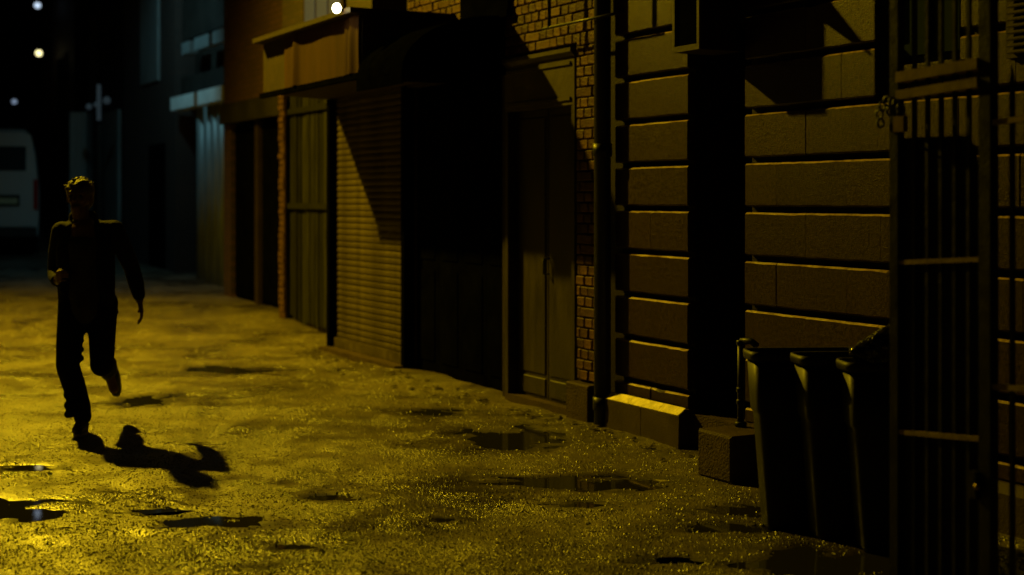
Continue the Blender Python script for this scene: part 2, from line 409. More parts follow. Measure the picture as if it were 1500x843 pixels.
# ------------------------------------------------------------------ downpipe and bracket
dp = thing('downpipe', 'black round downpipe between the brick pier and the stone courses', 'pipe', (2.23, .07, 0))
MB().tube([(2.225, .085, .02), (2.225, .085, 8)], .060, 14).build('pipe', 'black_iron', dp, True)
for z in (.12, 1.9, 3.7): MB().tube([(2.225, .085, z), (2.225, .085, z+.09)], .069, 14).build('collar', 'black_iron', dp, True)
br = thing('hanging_bracket', 'thin black iron bracket frame hanging across the downpipe', 'bracket', (2.3, .16, 2.75))
MB().tube([(2.95, .165, 2.87), (1.83, .165, 2.865)], .011, 8).build('rail', 'black_iron', br, True)
for t in (2.85, 1.93): MB().tube([(t, .165, 2.87), (t, .165, 4.2)], .014, 8).build('hanger', 'black_iron', br, True)

# ------------------------------------------------------------------ lantern box over the recess
lb = thing('wall_box', 'dark framed box projecting from the stone wall above the narrow recess', 'box', (.83, 0, 2.5))
B(.69, .965, .03, .325, 2.50, 3.6).build('body', 'timber', lb)
for a, b, z0, z1 in ((.685, .71, 2.50, 3.6), (.945, .97, 2.50, 3.6), (.71, .945, 2.50, 2.535)):
    B(a, b, .326, .345, z0, z1).build('frame', 'door_frame', lb)
B(.712, .943, .326, .330, 2.537, 3.6).build('pane', 'black_paint', lb)
wd = thing('pointed_bracket', 'dark pointed iron bracket jutting from the stone wall beside the framed box', 'bracket', (.45, 0, 3.1))
MB().add([(.60, .02, 3.25), (.60, .02, 2.98), (.44, .02, 3.25), (.44, .02, 2.98), (.50, .42, 2.86), (.52, .42, 2.86)],
         [(0, 1, 5), (2, 4, 3), (0, 5, 4, 2), (1, 3, 4, 5), (0, 2, 3, 1)]).build('arm', 'black_iron', wd)

# ------------------------------------------------------------------ brick building with double door
BR = thing('brick_building', 'brick building with a narrow pier and a green panelled double door', 'building', (3.2, 0, 0))
c = MB(); c.box(2.402, 2.75, -5, -.012, -.3, 8); c.box(2.75, 3.87, -5, -.012, 2.73, 8); c.box(2.75, 3.87, -5, -.20, -.3, 2.73); c.box(3.87, 3.95, -5, -.012, -.3, 8)
c.box(3.95, 5.90, -5, -.012, 2.64, 8); c.box(3.95, 5.90, -5, -.30, -.3, 2.64)
c.build('wall', 'mortar', BR)
def brick_mesh(w_, h_):
    me = MB().cblock(-w_/2, w_/2, -.03, .012, -h_/2, h_/2, .006, .0025).mesh('brick', 'brick'); return me
HB = [brick_mesh(.104, .066) for _ in range(6)]; SB = [brick_mesh(.219, .066) for _ in range(4)]; QB = [brick_mesh(.048, .066) for _ in range(3)]
cands = []
def brick_run(t0, t1, z0, z1):
    k = 0; z = z0
    while z < z1:
        t = t0
        if k % 2: cands.append((t+.024, z+.035, QB)); t += .058
        while t < t1-.03:
            if t+.219 <= t1 and random.random() < .14: cands.append((t+.112, z+.035, SB)); t += .2295
            elif t+.104 <= t1+.02: cands.append((t+.055, z+.035, HB)); t += .1145
            else: cands.append((t+.024, z+.035, QB)); t += .06
        z += .0765; k += 1
brick_run(2.435, 2.735, .28, 2.73); brick_run(2.435, 3.93, 2.75, 3.75); brick_run(4.3, 5.85, 2.75, 3.75)
def vis(q):
    p = W(q[0], 0, q[1]); y = HOR-(q[1]-1.6)*F/p.y; x = 750+F*p.x/p.y
    return 0 if (-15 < y < 700 and x > 735) else (1 if -15 < y < 700 else 2)
cands.sort(key=vis); org = ORG[BR.name]
def small(): return random.uniform(-1, 1)
for t, z, ms in cands[:300]:
    o = bpy.data.objects.new('brick', random.choice(ms)); COL.objects.link(o); o.parent = BR
    o.location = (t-org[0]+small()*.002, small()*.0045, z-org[2]); o.rotation_euler = (small()*.02, small()*.018, small()*.025)
rest = MB()
for t, z, ms in cands[300:]:
    me = random.choice(ms); dy = small()*.004
    rest.add([(v.co.x+t, v.co.y+dy, v.co.z+z) for v in me.vertices], [tuple(p.vertices) for p in me.polygons])
if rest.v:
    o = rest.build('brickwork', 'brick', BR); o['kind'] = 'stuff'
MB().cblock(2.43, 2.745, -.03, .085, -.2, .262, .012, .004).build('pier_base', 'concrete', BR)
# doorway
B(2.752, 3.868, -.19, .01, -.2, .035).build('doorstep', 'concrete', BR)
for a, b in ((2.752, 2.80), (3.82, 3.868)): B(a, b, -.19, .006, .036, 2.30).build('door_post', 'door_green', BR)
li = B(2.752, 3.868, -.15, .008, 2.302, 2.66).build('lintel', 'door_frame', BR)
MB().prism_a([(.009, 2.66), (.05, 2.69), (.05, 2.72), (-.1, 2.722), (-.1, 2.662)], 2.74, 3.88).build('cornice', 'door_frame', li)
B(2.80, 3.82, .0085, .022, 2.60, 2.625).build('moulding', 'door_frame', li)
B(2.80, 3.82, .0085, .022, 2.335, 2.36).build('moulding', 'door_frame', li)
for a, b in ((2.803, 3.303), (3.315, 3.817)):
    lf = B(a, b, -.13, -.085, .04, 2.298).build('door_leaf', 'door_green', BR)
    for z0, z1 in ((.06, .20), (.23, 2.24)): MB().cblock(a+.03, b-.03, -.0845, -.074, z0, z1, .006).build('panel', 'door_green', lf)
MB().tube([(3.29, -.08, 1.02), (3.29, -.03, 1.02), (3.29, -.03, 1.14), (3.29, -.08, 1.14)], .009, 8).build('handle', 'grey_metal', BR, True)
# black doors in the wide bay
B(3.952, 5.898, -.295, -.1, -.2, .012).build('bay_step', 'black_paint', BR)
for i in range(4):
    a = 3.955+i*.4855
    dl = B(a, a+.48, -.16, -.11, .014, 2.63).build('bay_door', 'black_paint', BR)
    for z0, z1 in ((.12, .95), (1.05, 2.45)): B(a+.07, a+.41, -.109, -.100, z0, z1).build('panel', 'black_paint', dl)

# ------------------------------------------------------------------ canopies
aw = thing('barrel_awning', 'black fabric barrel awning over the dark bay doors', 'awning', (4.3, 0, 2.58))
prof = [(.92*math.cos(R(a)), 2.60+.48*math.sin(R(a))) for a in range(0, 91, 9)]
MB().prism_a([(.013, 2.60)]+prof[:-1]+[(.013, 3.08)], 3.85, 4.81).build('cover', 'black_canvas', aw)
MB().prism_a([(.905, 2.50), (.922, 2.50), (.922, 2.598), (.905, 2.598)], 3.85, 4.81).build('valance', 'black_canvas', aw)
sg = thing('shadow_panel', 'added flat black panel standing in for shadow on the brick wall above the barrel awning', 'shadow_panel', (4.2, 0, 3.12))  # added panel, takes the place of a shadow cast on the upper brickwork
B(3.74, 4.62, .018, .05, 3.12, 4.6).build('face', 'black_paint', sg)
B(3.72, 4.64, .018, .07, 3.06, 3.118).build('batten', 'black_paint', sg)
bx = thing('fascia_awning', 'box canopy with a sagging orange brown cloth fascia above the roller shutter', 'awning', (6, 0, 2.64))
MB().prism([(4.83, .01), (8.0, .01), (7.52, .86), (4.83, .86)], 2.66, 3.16).build('box', 'timber', bx)
MB().prism([(4.80, .01), (8.05, .01), (7.5, .98), (4.80, .98)], 3.162, 3.205).build('top_board', 'timber', bx)
MB().prism([(4.80, .862), (7.52, .862), (7.5, .91), (4.80, .91)], 2.61, 2.66).build('bottom_rail', 'black_paint', bx)
cl = MB(); n = 60; rows = 7
for i in range(n+1):
    t = 4.84+(6.78-4.84)*i/n
    for j in range(rows):
        q = j/(rows-1); z = 2.665+.49*q
        fold = .005*math.sin(t*7)+(.05*math.exp(-((t-4.98)/.05)**2)+.045*math.exp(-((t-5.1)/.035)**2)+.05*math.exp(-((t-6.42)/.06)**2))*(1-q*.5)
        cl.v.append((t+.015*math.sin(q*3), .885+fold, z))
k = len(cl.v); cl.v += [(x, y-.006, z) for x, y, z in cl.v]
for i in range(n):
    for j in range(rows-1):
        a = i*rows+j; cl.f += [(a, a+1, a+rows+1, a+rows), (k+a, k+a+rows, k+a+rows+1, k+a+1)]
cl.build('cloth', 'canvas', bx, True)
bl = thing('wall_bulb', 'bright bare bulb lamp on the corner of the cloth fascia canopy', 'lamp', (4.95, .95, 3.2))
MB().tube([(4.97, .98, 3.19), (4.95, 1.02, 3.22), (4.93, 1.05, 3.235)], .014, 10).build('holder', 'black_iron', bl, True)
MB().ball((4.93, 1.05, 3.205), (.036, .036, .042)).build('bulb', 'bulb_warm', bl, True)

# ------------------------------------------------------------------ shutter building
SH = thing('shutter_building', 'low shop front with a wide ribbed roller shutter under the cloth canopy', 'building', (6.9, 0, 0))
c = MB(); c.box(5.902, 7.98, -5, -.09, -.3, 3.22); c.box(5.902, 7.98, -5, -.012, 2.66, 3.22); c.box(5.902, 7.98, -5, -1.2, 3.22, 8); c.build('wall', 'timber', SH)
for a, b in ((5.902, 5.975), (7.90, 7.98)): B(a, b, -.089, .02, -.2, 2.655).build('guide_rail', 'black_paint', SH)
sh = B(5.976, 7.899, -.088, -.07, .05, 2.655).build('roller_shutter', 'shutter', SH)
org = ORG[SH.name]
sm = []
for v in range(5):
    j = lambda: random.uniform(-.002, .002)
    sm.append(MB().prism_a([(-.0, 0), (.009, .003), (.012+j()*.4, .012), (.013+j()*.4, .030), (.011+j()*.4, .046), (.002, .053), (0, .0625)], 5.978, 7.897).mesh('slat', 'shutter', (org[0], .069, 0)))
for i in range(39):
    o = bpy.data.objects.new('slat', sm[i % 5]); COL.objects.link(o); o.parent = sh; o.location = (0, 0, .14+i*.064-org[2])
    o.rotation_euler = (random.uniform(-.007, .007), random.uniform(-.0012, .0012), 0)
B(5.976, 7.899, -.066, -.028, .045, .138).build('bottom_bar', 'shutter', sh)
B(5.91, 7.97, -.069, .11, -.2, .04).build('sill', 'concrete', SH)

# ------------------------------------------------------------------ plank door building
PD = thing('plank_building', 'set back wall with a tall pale weathered plank door', 'building', (9.8, -.5, 0))
c = MB(); c.box(7.985, 11.0, -6, -.60, -.3, 8); c.box(7.985, 8.95, -.60, -.5, -.3, 8); c.box(8.95, 11.0, -.60, -.5, 2.96, 8)
c.build('wall', 'brick_dark', PD)
pd = B(8.96, 10.98, -.599, -.575, .03, 2.95).build('door', 'timber', PD)
t = 8.98; org = ORG[PD.name]
while t < 10.9:
    w_ = random.uniform(.12, .19); q = random.uniform(-.008, .01)
    B(t, t+w_-.022, -.574, -.545+q, .06+random.uniform(0, .09), 2.90+random.uniform(-.05, .04)).build('plank', 'plank', pd); t += w_
for z in (1.48, 2.66): B(8.97, 10.95, -.540, -.505, z, z+.07).build('ledge', 'plank', pd)
wn = B(8.75, 10.1, -.499, -.46, 3.35, 5.2).build('window', 'timber', PD)
for i in range(3): B(8.82+i*.42, 9.18+i*.42, -.458, -.45, 3.45, 5.1).build('pane', 'pane_sky_reflection', wn)
bq = MB()
for i in range(38): bq.cblock(10.82, 11.0-.012*(i % 2)+.01, -.49, -.45+random.uniform(-.01, .01), .1+i*.077, .168+i*.077, .008, .003)
o = bq.build('quoin_bricks', 'brick', PD); o['kind'] = 'stuff'

# ------------------------------------------------------------------ far brick garage
FG = thing('garage_building', 'brown brick building with a black garage opening under a heavy lintel', 'building', (12.6, -.7, 0))
c = MB(); c.box(11.002, 14.3, -6, -.7, 2.95, 9); c.box(11.002, 11.55, -6, -.7, -.3, 2.95); c.box(13.95, 14.3, -6, -.7, -.3, 2.95); c.box(11.55, 13.95, -6, -1.9, -.3, 2.95)
c.build('wall', 'brick_far', FG)
B(11.3, 14.28, -.699, -.62, 2.70, 2.98).build('lintel', 'far_dark', FG)
B(11.01, 14.38, -.699, -.56, 4.85, 4.98).build('cornice', 'timber', FG)
gd = B(11.56, 13.94, -.86, -.78, -.1, 2.69).build('garage_door', 'black_paint', FG)
for i in range(6): B(11.58+i*.395, 11.58+i*.395+.38, -.779, -.765, .2, 2.65).build('panel', 'black_paint', gd)
B(12.65, 12.80, -.764, -.70, -.1, 2.69).build('post', 'timber', FG)

# ------------------------------------------------------------------ far teal door front
TE = thing('column_front', 'far shop front with tall pale ribbed columns under a cool lit lintel', 'building', (16.5, -1, 0))
c = MB(); c.box(14.302, 18.3, -7, -1.35, -.3, 9); c.box(14.302, 18.3, -1.35, -1.1, 3.35, 3.7); c.box(14.302, 18.3, -1.35, -1.12, 4.35, 9); c.build('wall', 'far_dark', TE)
for a, b in ((15.0, 16.35), (16.6, 18.1)): B(a, b, -1.1, -.86, 3.12, 3.34).build('lintel', 'far_white', TE)
for a, b in ((15.0, 15.8), (16.0, 16.9), (17.2, 17.7)): B(a, b, -1.1, -.95, 4.05, 4.25).build('upper_band', 'far_metal', TE)
for a in (15.25, 15.62, 16.0, 16.42, 16.85):
    MB().tube([(a, -1.12, .1), (a, -1.12, 3.1)], .14, 12).build('column', 'far_metal', TE, True)
B(14.32, 17.1, -1.349, -1.30, .2, 3.1).build('door', 'glass_dark', TE)
DK = thing('dark_house', 'dark far brick house with one pale render strip', 'building', (20.2, -1, 0))
c = MB(); c.box(18.302, 22.3, -7, -1.0, -.3, 9); c.build('wall', 'brick_dark', DK)
B(19.4, 20.75, -.999, -.95, 3.75, 9).build('render_strip', 'far_metal', DK)
B(19.0, 20.1, -.999, -.96, .2, 2.6).build('door', 'black_paint', DK)
PL = thing('pale_house', 'far house with a pale roller door beyond the dark brick one', 'building', (24.5, -1, 0))
c = MB(); c.box(22.302, 27.5, -7, -1.0, -.3, 9); c.build('wall', 'far_dark', PL)
B(22.6, 24.6, -.999, -.93, .4, 3.4).build('roller_door', 'far_metal', PL)
B(25.2, 26.2, -.999, -.93, .4, 3.2).build('door', 'timber', PL)
B(24.75, 24.95, -.999, -.80, .3, 5.5).build('pilaster', 'far_dark', PL)
EB = thing('end_building', 'dark multi-storey building closing the far end of the alley', 'building', (42, 2, 0))
c = MB(); c.box(42, 50, -16, 34, -.5, 22); c.build('wall', 'far_dark', EB)
for i in range(7):
    for k in range(3):
        a = -10+i*3.4; wz = 2.6+k*3.2
        wn = B(41.93, 41.998, a, a+1.3, wz, wz+1.7).build('window', 'timber', EB)
        B(41.91, 41.928, a+.08, a+.6, wz+.1, wz+1.6).build('pane', 'glass_dark', wn); B(41.91, 41.928, a+.7, a+1.22, wz+.1, wz+1.6).build('pane', 'glass_dark', wn)
MH = thing('mid_house', 'dark narrow house set behind the white van', 'building', (33, -2, 0))
c = MB(); c.box(27.502, 41.9, -9, -1.6, -.5, 10); c.build('wall', 'brick_dark', MH)
for i in range(4):
    a = 28.5+i*3.2; wn = B(a, a+1.2, -1.599, -1.53, 3.6, 5.4).build('window', 'timber', MH); B(a+.1, a+1.1, -1.529, -1.52, 3.7, 5.3).build('pane', 'glass_dark', wn)

# ------------------------------------------------------------------ far lamps
def at(px, py, Y): return Vector(((px-750)/F*Y, Y, 1.6+(HOR-py)*Y/F))
def far_lamp(px, py, Y, r, m, label):
    p = at(px, py, Y)
    o = thing('wall_lamp', label, 'lamp', world=p, rz=0)
    MB().ball((0, 0, 0), r).build('globe', m, o, True)
    MB().tube([(0, 0, r*.9), (0, 0, r+.12), (0, .9, r+.2)], .03, 8).build('arm', 'black_iron', o, True)
    MB().lathe((0, 0, r*.75), [(r*.6, 0), (r*1.1, .02), (r*.4, .10)], 12).build('cap', 'black_iron', o, True)
far_lamp(55, 8, 38, .085, 'bulb_cool', 'pale white globe lamp, highest of the far lamps')
far_lamp(57, 78, 38, .085, 'bulb_far', 'warm yellow globe lamp below the pale white one')
far_lamp(21, 149, 38, .07, 'bulb_dim', 'faint bluish globe lamp above the white van')
p = at(145, 152, 27)
cr_ = thing('lit_sign', 'pale blue lit upright bar sign with two round side lamps', 'sign', world=p, rz=0)
B(-.03, .03, -.04, .04, -.32, .36).build('bar', 'sign_cool', cr_)
for x, z, r in ((-.19, -.06, .06), (.15, .06, .075), (-.05, -.02, .05)): MB().ball((x, 0, z), r).build('globe', 'sign_cool', cr_, True)
MB().tube([(-.25, .06, -.02), (.2, .06, .02)], .02, 8).build('crossbar', 'grey_metal', cr_, True)
MB().tube([(0, .05, -.4), (0, .05, -3.9)], .04, 10).build('post', 'far_dark', cr_, True)
cab = thing('pale_cabinet', 'pale metal cabinet standing below the lit bar sign', 'cabinet', world=(at(118, 370, 29).x, 29, rise(23.4)), rz=0)
MB().cblock(-.16, .18, -.2, .2, -.1, 2.9, .02).build('body', 'far_metal', cab); B(-.12, .14, -.23, -.201, .3, 2.6).build('door', 'far_metal', cab)

# cool lamp of the far building (out of frame, over the columns)
cl_ = thing('arm_lamp', 'cool street lamp on an arm over the far column front', 'lamp', (16.5, .7, 5.7))
MB().tube([(16.5, -1.1, 5.4), (16.5, -.2, 5.85), (16.5, .7, 5.88)], .035, 8).build('arm', 'grey_metal', cl_, True)
MB().lathe((16.5, .7, 5.7), [(.22, 0), (.20, .06), (.08, .18)], 16).build('shade', 'grey_metal', cl_, True)
MB().ball((16.5, .7, 5.68), .05).build('bulb', 'bulb_cool', cl_, True)
ld = bpy.data.lights.new('arm_lamp_light', 'SPOT'); ld.energy = COOL_LAMP_W; ld.color = (.30, .76, .88); ld.shadow_soft_size = .1; ld.spot_size = R(125); ld.spot_blend = .6
lo = bpy.data.objects.new('arm_lamp_light', ld); COL.objects.link(lo); lo.parent = cl_; lo.location = (0, 0, -.12); lo.rotation_euler = Vector((.55, -.75, -1.1)).to_track_quat('-Z', 'Y').to_euler()

# ------------------------------------------------------------------ street lamp (left of the frame): lights the alley
sl = thing('street_lamp', 'tall sodium street lamp on a steel pole at the left side of the alley', 'lamp', (10.6, 5.9, 0))
MB().lathe((10.6, 5.9, .0), [(.14, -.1), (.14, .9), (.09, 1.0), (.065, 7.9)], 14).build('pole', 'grey_metal', sl, True)
MB().tube([(10.6, 5.9, 7.85), (10.6, 5.7, 8.15), (10.6, 5.2, 8.25), (10.6, 4.65, 8.22)], .04, 10).build('arm', 'grey_metal', sl, True)
MB().lathe((10.6, 4.5, 8.06), [(.24, 0), (.23, .08), (.10, .22), (.05, .26)], 18).build('head', 'grey_metal', sl, True)
MB().ball((10.6, 4.5, 8.05), (.10, .10, .04)).build('lens', 'lamp_lens', sl, True)
ld = bpy.data.lights.new('street_lamp_light', 'SPOT'); ld.energy = STREET_LAMP_W; ld.color = STREET_LAMP_COL
ld.shadow_soft_size = .12; ld.spot_size = R(172); ld.spot_blend = 1.0
lo = bpy.data.objects.new('street_lamp_light', ld); COL.objects.link(lo); lo.parent = sl
lo.location = (0, 4.5-5.9, 7.98)
dv = Vector((5.2-10.6, 5.3-4.5, -7.98)); lo.rotation_euler = dv.to_track_quat('-Z', 'Y').to_euler()

# ------------------------------------------------------------------ standpipe, block
bk = tag(MB().cblock(.15, .47, -.47, .0, 0, .27, .012, .006).build('kerb_block', 'concrete'), 'rough concrete block on the ground in front of the narrow recess', 'block')
bk.data.transform(Matrix.Translation((-.31, .235, 0)) ); bk.location = W(.31, .27, 0); bk.rotation_euler = (0, 0, RZ)
sp = thing('standpipe', 'short black standpipe rising from the concrete block', 'pipe', (.40, .25, .27))
MB().tube([(.40, .25, .268), (.40, .25, .76)], .020, 12).build('pipe', 'black_iron', sp, True)
for z, r in ((.27, .036), (.40, .027), (.47, .027), (.745, .027)): MB().lathe((.40, .25, z), [(r*.8, 0), (r, .006), (r, .026), (r*.8, .032)], 12).build('collar', 'black_iron', sp, True)
MB().tube([(.40, .25, .77), (.34, .22, .775), (.30, .21, .75)], .02, 10).build('spout', 'black_iron', sp, True)

# ------------------------------------------------------------------ bins
def rrect(a, b, r, n=5):
    o = []
    for cx, cy, s0 in ((a-r, b-r, 0), (-a+r, b-r, 90), (-a+r, -b+r, 180), (a-r, -b+r, 270)):
        for i in range(n+1): o.append((cx+r*math.cos(R(s0+90*i/n)), cy+r*math.sin(R(s0+90*i/n))))
    return o
def loft(m, rows, r=.07, close_b=True):
    k = len(m.v); n = None
    for a, b, z, rr in rows:
        q = rrect(a, b, rr); n = len(q); m.v += [(x, y, z) for x, y in q]
    for i in range(len(rows)-1):
        for j in range(n): m.f.append((k+i*n+j, k+i*n+(j+1) % n, k+(i+1)*n+(j+1) % n, k+(i+1)*n+j))
    if close_b: m.f.append(tuple(k+j for j in range(n-1, -1, -1)))
BINH = .865
def make_bin(label):
    o = thing('waste_bin', label, 'bin', world=(0, 0, 0), rz=0, group='tall bins beside the iron gate')
    m = MB(); loft(m, [(.19, .076, .0, .03), (.195, .08, .02, .03), (.238, .082, .555, .034), (.250, .088, .575, .036), (.266, .093, .82, .038),
                       (.258, .086, .82, .036), (.24, .076, .57, .034), (.186, .066, .03, .03)]); m.f.append(tuple(len(m.v)-24+i for i in range(24)))
    m.build('body', 'bin_plastic', o, True)
    m = MB(); loft(m, [(.266, .092, .818, .036), (.284, .104, .822, .05), (.287, .106, .845, .05), (.284, .104, BINH, .05), (.272, .096, BINH-.003, .045), (.262, .088, .83, .04)], close_b=False)
    m.build('rim', 'bin_plastic', o, True)
    return o
BL = ['tall tapered black bin beside the concrete block, first of three', 'tall tapered black bin squeezed between the other two bins', 'tall tapered black bin with a shiny rubbish bag on top, beside the gate']
BP = [(1.43, 6.98, 5), (1.62, 6.765, 7), (1.79, 6.545, 4)]
for (x, y, a), lab in zip(BP, BL):
    o = make_bin(lab); o.location = (x, y, gz(x, y)+.0); o.rotation_euler = (0, 0, R(a))
bag = thing('rubbish_bag', 'shiny black rubbish bag bulging out of the bin beside the gate', 'bag', world=(1.80, 6.555, .885), rz=0)
m = MB(); m.ball((0, 0, 0), 1, 40, 26)
def crumple(v):
    q = Vector(v); n_ = noise.noise(q*1.7+Vector((3, 1, 2)))*.22+noise.noise(q*4.2)*.15+abs(noise.noise(q*7.5))*.10
    q = q*(1+n_); top = max(0, q.z); x = q.x*.225*(1-.35*top); y = q.y*.082*(1-.2*top)
    return (x+.06*top, y, q.z*.145+.02)
m.v = [crumple(v) for v in m.v]; m.build('sack', 'bag', bag, True)
m = MB(); m.tube([(.07, 0, .10), (.08, 0, .14), (.05, .01, .17), (.11, 0, .185)], [.05, .018, .03, .045], 10); m.build('knot', 'bag', bag, True)

# ------------------------------------------------------------------ iron gate
GA = thing('iron_gate', 'tall black iron bar gate with a chain and padlock, standing open beside the bins', 'gate', world=(1.5, 5.6, 0), rz=math.atan2(-.83, .558))
GT = 3.1; sl_ = .067
B(0, .04, -.02, .02, .03, GT).build('stile', 'gate_iron', GA)
B(.425, .475, -.025, .025, -.05, GT).build('stile', 'gate_iron', GA)
B(1.55, 1.60, -.025, .025, -.05, GT).build('stile', 'gate_iron', GA)
def rail(s0, s1, z, h, th=.014, mt='gate_iron'):
    m = MB(); za, zb_ = z+sl_*s0, z+sl_*s1
    m.add([(s0, -th, za), (s1, -th, zb_), (s1, th, zb_), (s0, th, za), (s0, -th, za+h), (s1, -th, zb_+h), (s1, th, zb_+h), (s0, th, za+h)],
          [(0, 3, 2, 1), (4, 5, 6, 7), (0, 1, 5, 4), (1, 2, 6, 5), (2, 3, 7, 6), (3, 0, 4, 7)]); m.build('rail', mt, GA)
rail(.042, .423, 2.052, .04, .034, 'rail_highlight'); rail(.042, .423, 1.985, .035, .034, 'rail_highlight')
rail(.042, .423, 1.341, .018, .016, 'rail_highlight'); rail(.042, .423, .678, .018, .016, 'rail_highlight'); rail(.042, .423, .10, .03); rail(.042, .423, 2.98, .03)
rail(.477, 1.548, 1.838, .02, .016, 'rail_highlight'); rail(.477, 1.548, .872, .02, .016, 'rail_highlight'); rail(.477, 1.548, .10, .03)
for s in (.10, .164, .228, .292, .356): B(s, s+.015, -.008, .008, .13, 3.0).build('bar', 'gate_iron', GA)
for i in range(15):
    s = .545+i*.066
    m = B(s, s+.016, -.008, .008, .13, 2.02); m.add([(s, -.008, 2.02), (s+.016, -.008, 2.02), (s+.016, .008, 2.02), (s, .008, 2.02), (s+.008, 0, 2.10)], [(0, 1, 4), (1, 2, 4), (2, 3, 4), (3, 0, 4)])
    m.build('bar', 'gate_iron', GA)
# sheet infill with a rounded corner
pts = [(.041, .05), (.39, .05), (.39, 1.72)]+[(.32+.07*math.cos(R(a)), 1.72+.12*math.sin(R(a))) for a in range(15, 91, 15)]+[(.041, 1.84)]
n = len(pts)
MB().add([(x, .017, z) for x, z in pts]+[(x, .021, z) for x, z in pts], [tuple(range(n)), tuple(range(2*n-1, n-1, -1))]+[(i, i+n, (i+1) % n+n, (i+1) % n) for i in range(n)]).build('infill_sheet', 'sheet_steel', GA)
B(-.085, -.001, -.012, .012, 2.0, GT).build('guard_plate', 'black_paint', GA)
pk = MB(); pk.cblock(.055, .105, -.062, -.03, 1.86, 1.92, .006); pl_ = pk.build('padlock', 'brass', GA)
MB().tube([(.064, -.045, 1.915), (.064, -.045, 1.95), (.08, -.045, 1.965), (.096, -.045, 1.95), (.096, -.045, 1.915)], .005, 8).build('shackle', 'grey_metal', pl_, True)
for i, (x, z, ax) in enumerate([(-.035, 1.935, 'y'), (-.02, 1.965, 'x'), (.005, 1.985, 'y'), (.03, 1.98, 'x'), (.052, 1.97, 'y'), (.072, 1.955, 'x'), (-.03, 1.90, 'x'), (.02, 1.945, 'y')]):
    MB().torus((x, -.038, z), .017, .0055, ax, 14, 6).build('chain_link', 'grey_metal', GA, True)
B(.40, .43, -.05, -.026, .50, .60).build('latch', 'gate_iron', GA)
MB().ball((.435, -.045, .545), .013).build('latch_knob', 'brass', GA, True)

# ------------------------------------------------------------------ white van
VN = thing('parked_van', 'white panel van seen from behind at the far end of the alley', 'van', world=(-10.35, 28.0, rise(22.8)), rz=math.pi/2+.33)
# local x = forward, y = left, z = up; rear face at x = 0
sec = lambda f, top: [(-.98*f, .42), (-1.0*f, .75), (-1.0*f, 1.35), (-.93*f, 2.05), (-.84*f, top-.12), (-.70*f, top), (.70*f, top), (.84*f, top-.12), (.93*f, 2.05), (1.0*f, 1.35), (1.0*f, .75), (.98*f, .42)]
rows = [(0, .97, 2.48), (.12, 1.0, 2.55), (3.2, 1.0, 2.55), (3.9, .98, 2.42), (4.5, .95, 1.55), (5.3, .88, 1.15)]
m = MB(); n = 12
for x, f, top in rows:
    for y, z in sec(f, 2.55): m.v.append((x, y, min(z, top) if z <= top else top))
for i in range(len(rows)-1):
    for j in range(n): m.f.append((i*n+j, (i+1)*n+j, (i+1)*n+(j+1) % n, i*n+(j+1) % n))
m.f += [tuple(range(n)), tuple(range(6*n-1, 5*n-1, -1))]
m.build('body', 'van_white', VN)
for s in (-1, 1):
    dd = B(-.02, -.002, min(s*.01, s*.86), max(s*.01, s*.86), .62, 2.36).build('rear_door', 'van_white', VN)
    B(-.03, -.021, min(s*.10, s*.74), max(s*.10, s*.74), 1.72, 2.20).build('window', 'glass_dark', dd)
    B(-.03, -.002, min(s*.88, s*.965), max(s*.88, s*.965), .95, 1.55).build('tail_light', 'red_lens', VN)
    for x in (.95, 4.3):
        wh = MB().tube([(x, s*.78, .36), (x, s*.99, .36)], .36, 20).build('wheel', 'rubber', VN, True)
        MB().tube([(x, s*.985, .36), (x, s*1.0, .36)], .20, 16).build('rim', 'grey_metal', wh, True)
B(-.05, -.021, -.62, -.02, 1.02, 1.24).build('plate_recess', 'rubber', VN)
B(-.056, -.051, -.58, -.06, 1.06, 1.18).build('number_plate', 'plate', VN)
MB().cblock(-.94, .94, .02, .14, .40, .60, .03)
bp_ = B(-.16, -.001, -.94, .94, .42, .60).build('bumper', 'sheet_steel', VN)
B(.1, 5.2, -.85, .85, .25, .43).build('underbody', 'rubber', VN)

# ------------------------------------------------------------------ runner
FX, FY = px_ground(120, 636)
PR = thing('person', 'person in a dark open jacket running down the wet alley', 'person', world=(FX, FY, gz(FX, FY)), rz=0)
def cap(m, a, b, ra, rb, seg=14):
    a, b = Vector(a), Vector(b); d = b-a; L = d.length
    if L < 1e-6: d = Vector((0, 0, 1)); 
    else: d = d/L
    path = []; rs = []
    for i in range(0, 6): an = R(90-i*18); path.append(a-d*ra*math.sin(an)); rs.append(max(ra*math.cos(an), .0004))
    for i in range(0, 6): an = R(i*18); path.append(b+d*rb*math.sin(an)); rs.append(max(rb*math.cos(an), .0004))
    m.tube(path, rs, seg)
def chain(m, pts):
    for (a, ra), (b, rb) in zip(pts, pts[1:]): cap(m, a, b, ra, rb)
def organic(m, name, material, parent, vox, it=4):
    me = m.mesh(name, material); o = bpy.data.objects.new(name, me); COL.objects.link(o)
    md = o.modifiers.new('r', 'REMESH'); md.mode = 'VOXEL'; md.voxel_size = vox
    if it: ms = o.modifiers.new('s', 'SMOOTH'); ms.iterations = it; ms.factor = .5
    dg = bpy.context.evaluated_depsgraph_get(); me2 = bpy.data.meshes.new_from_object(o.evaluated_get(dg))
    o.modifiers.clear(); o.data = me2; me2.materials.clear(); me2.materials.append(M[material])
    me2.polygons.foreach_set('use_smooth', [True]*len(me2.polygons)); bpy.data.meshes.remove(me)
    o.parent = parent; return o
hipR, hipL = (-.055, .02, .88), (.125, .03, .88)          # image-left leg is planted, image-right leg swings back
kR, aR = (-.075, -.07, .47), (-.005, .03, .085)
kL, aL = (.140, -.01, .47), (.075, .37, .375)
shR, shL = (-.135, .0, 1.375), (.215, .01, 1.385)
eR, wR_ = (-.205, .09, 1.09), (-.125, -.13, 1.05)
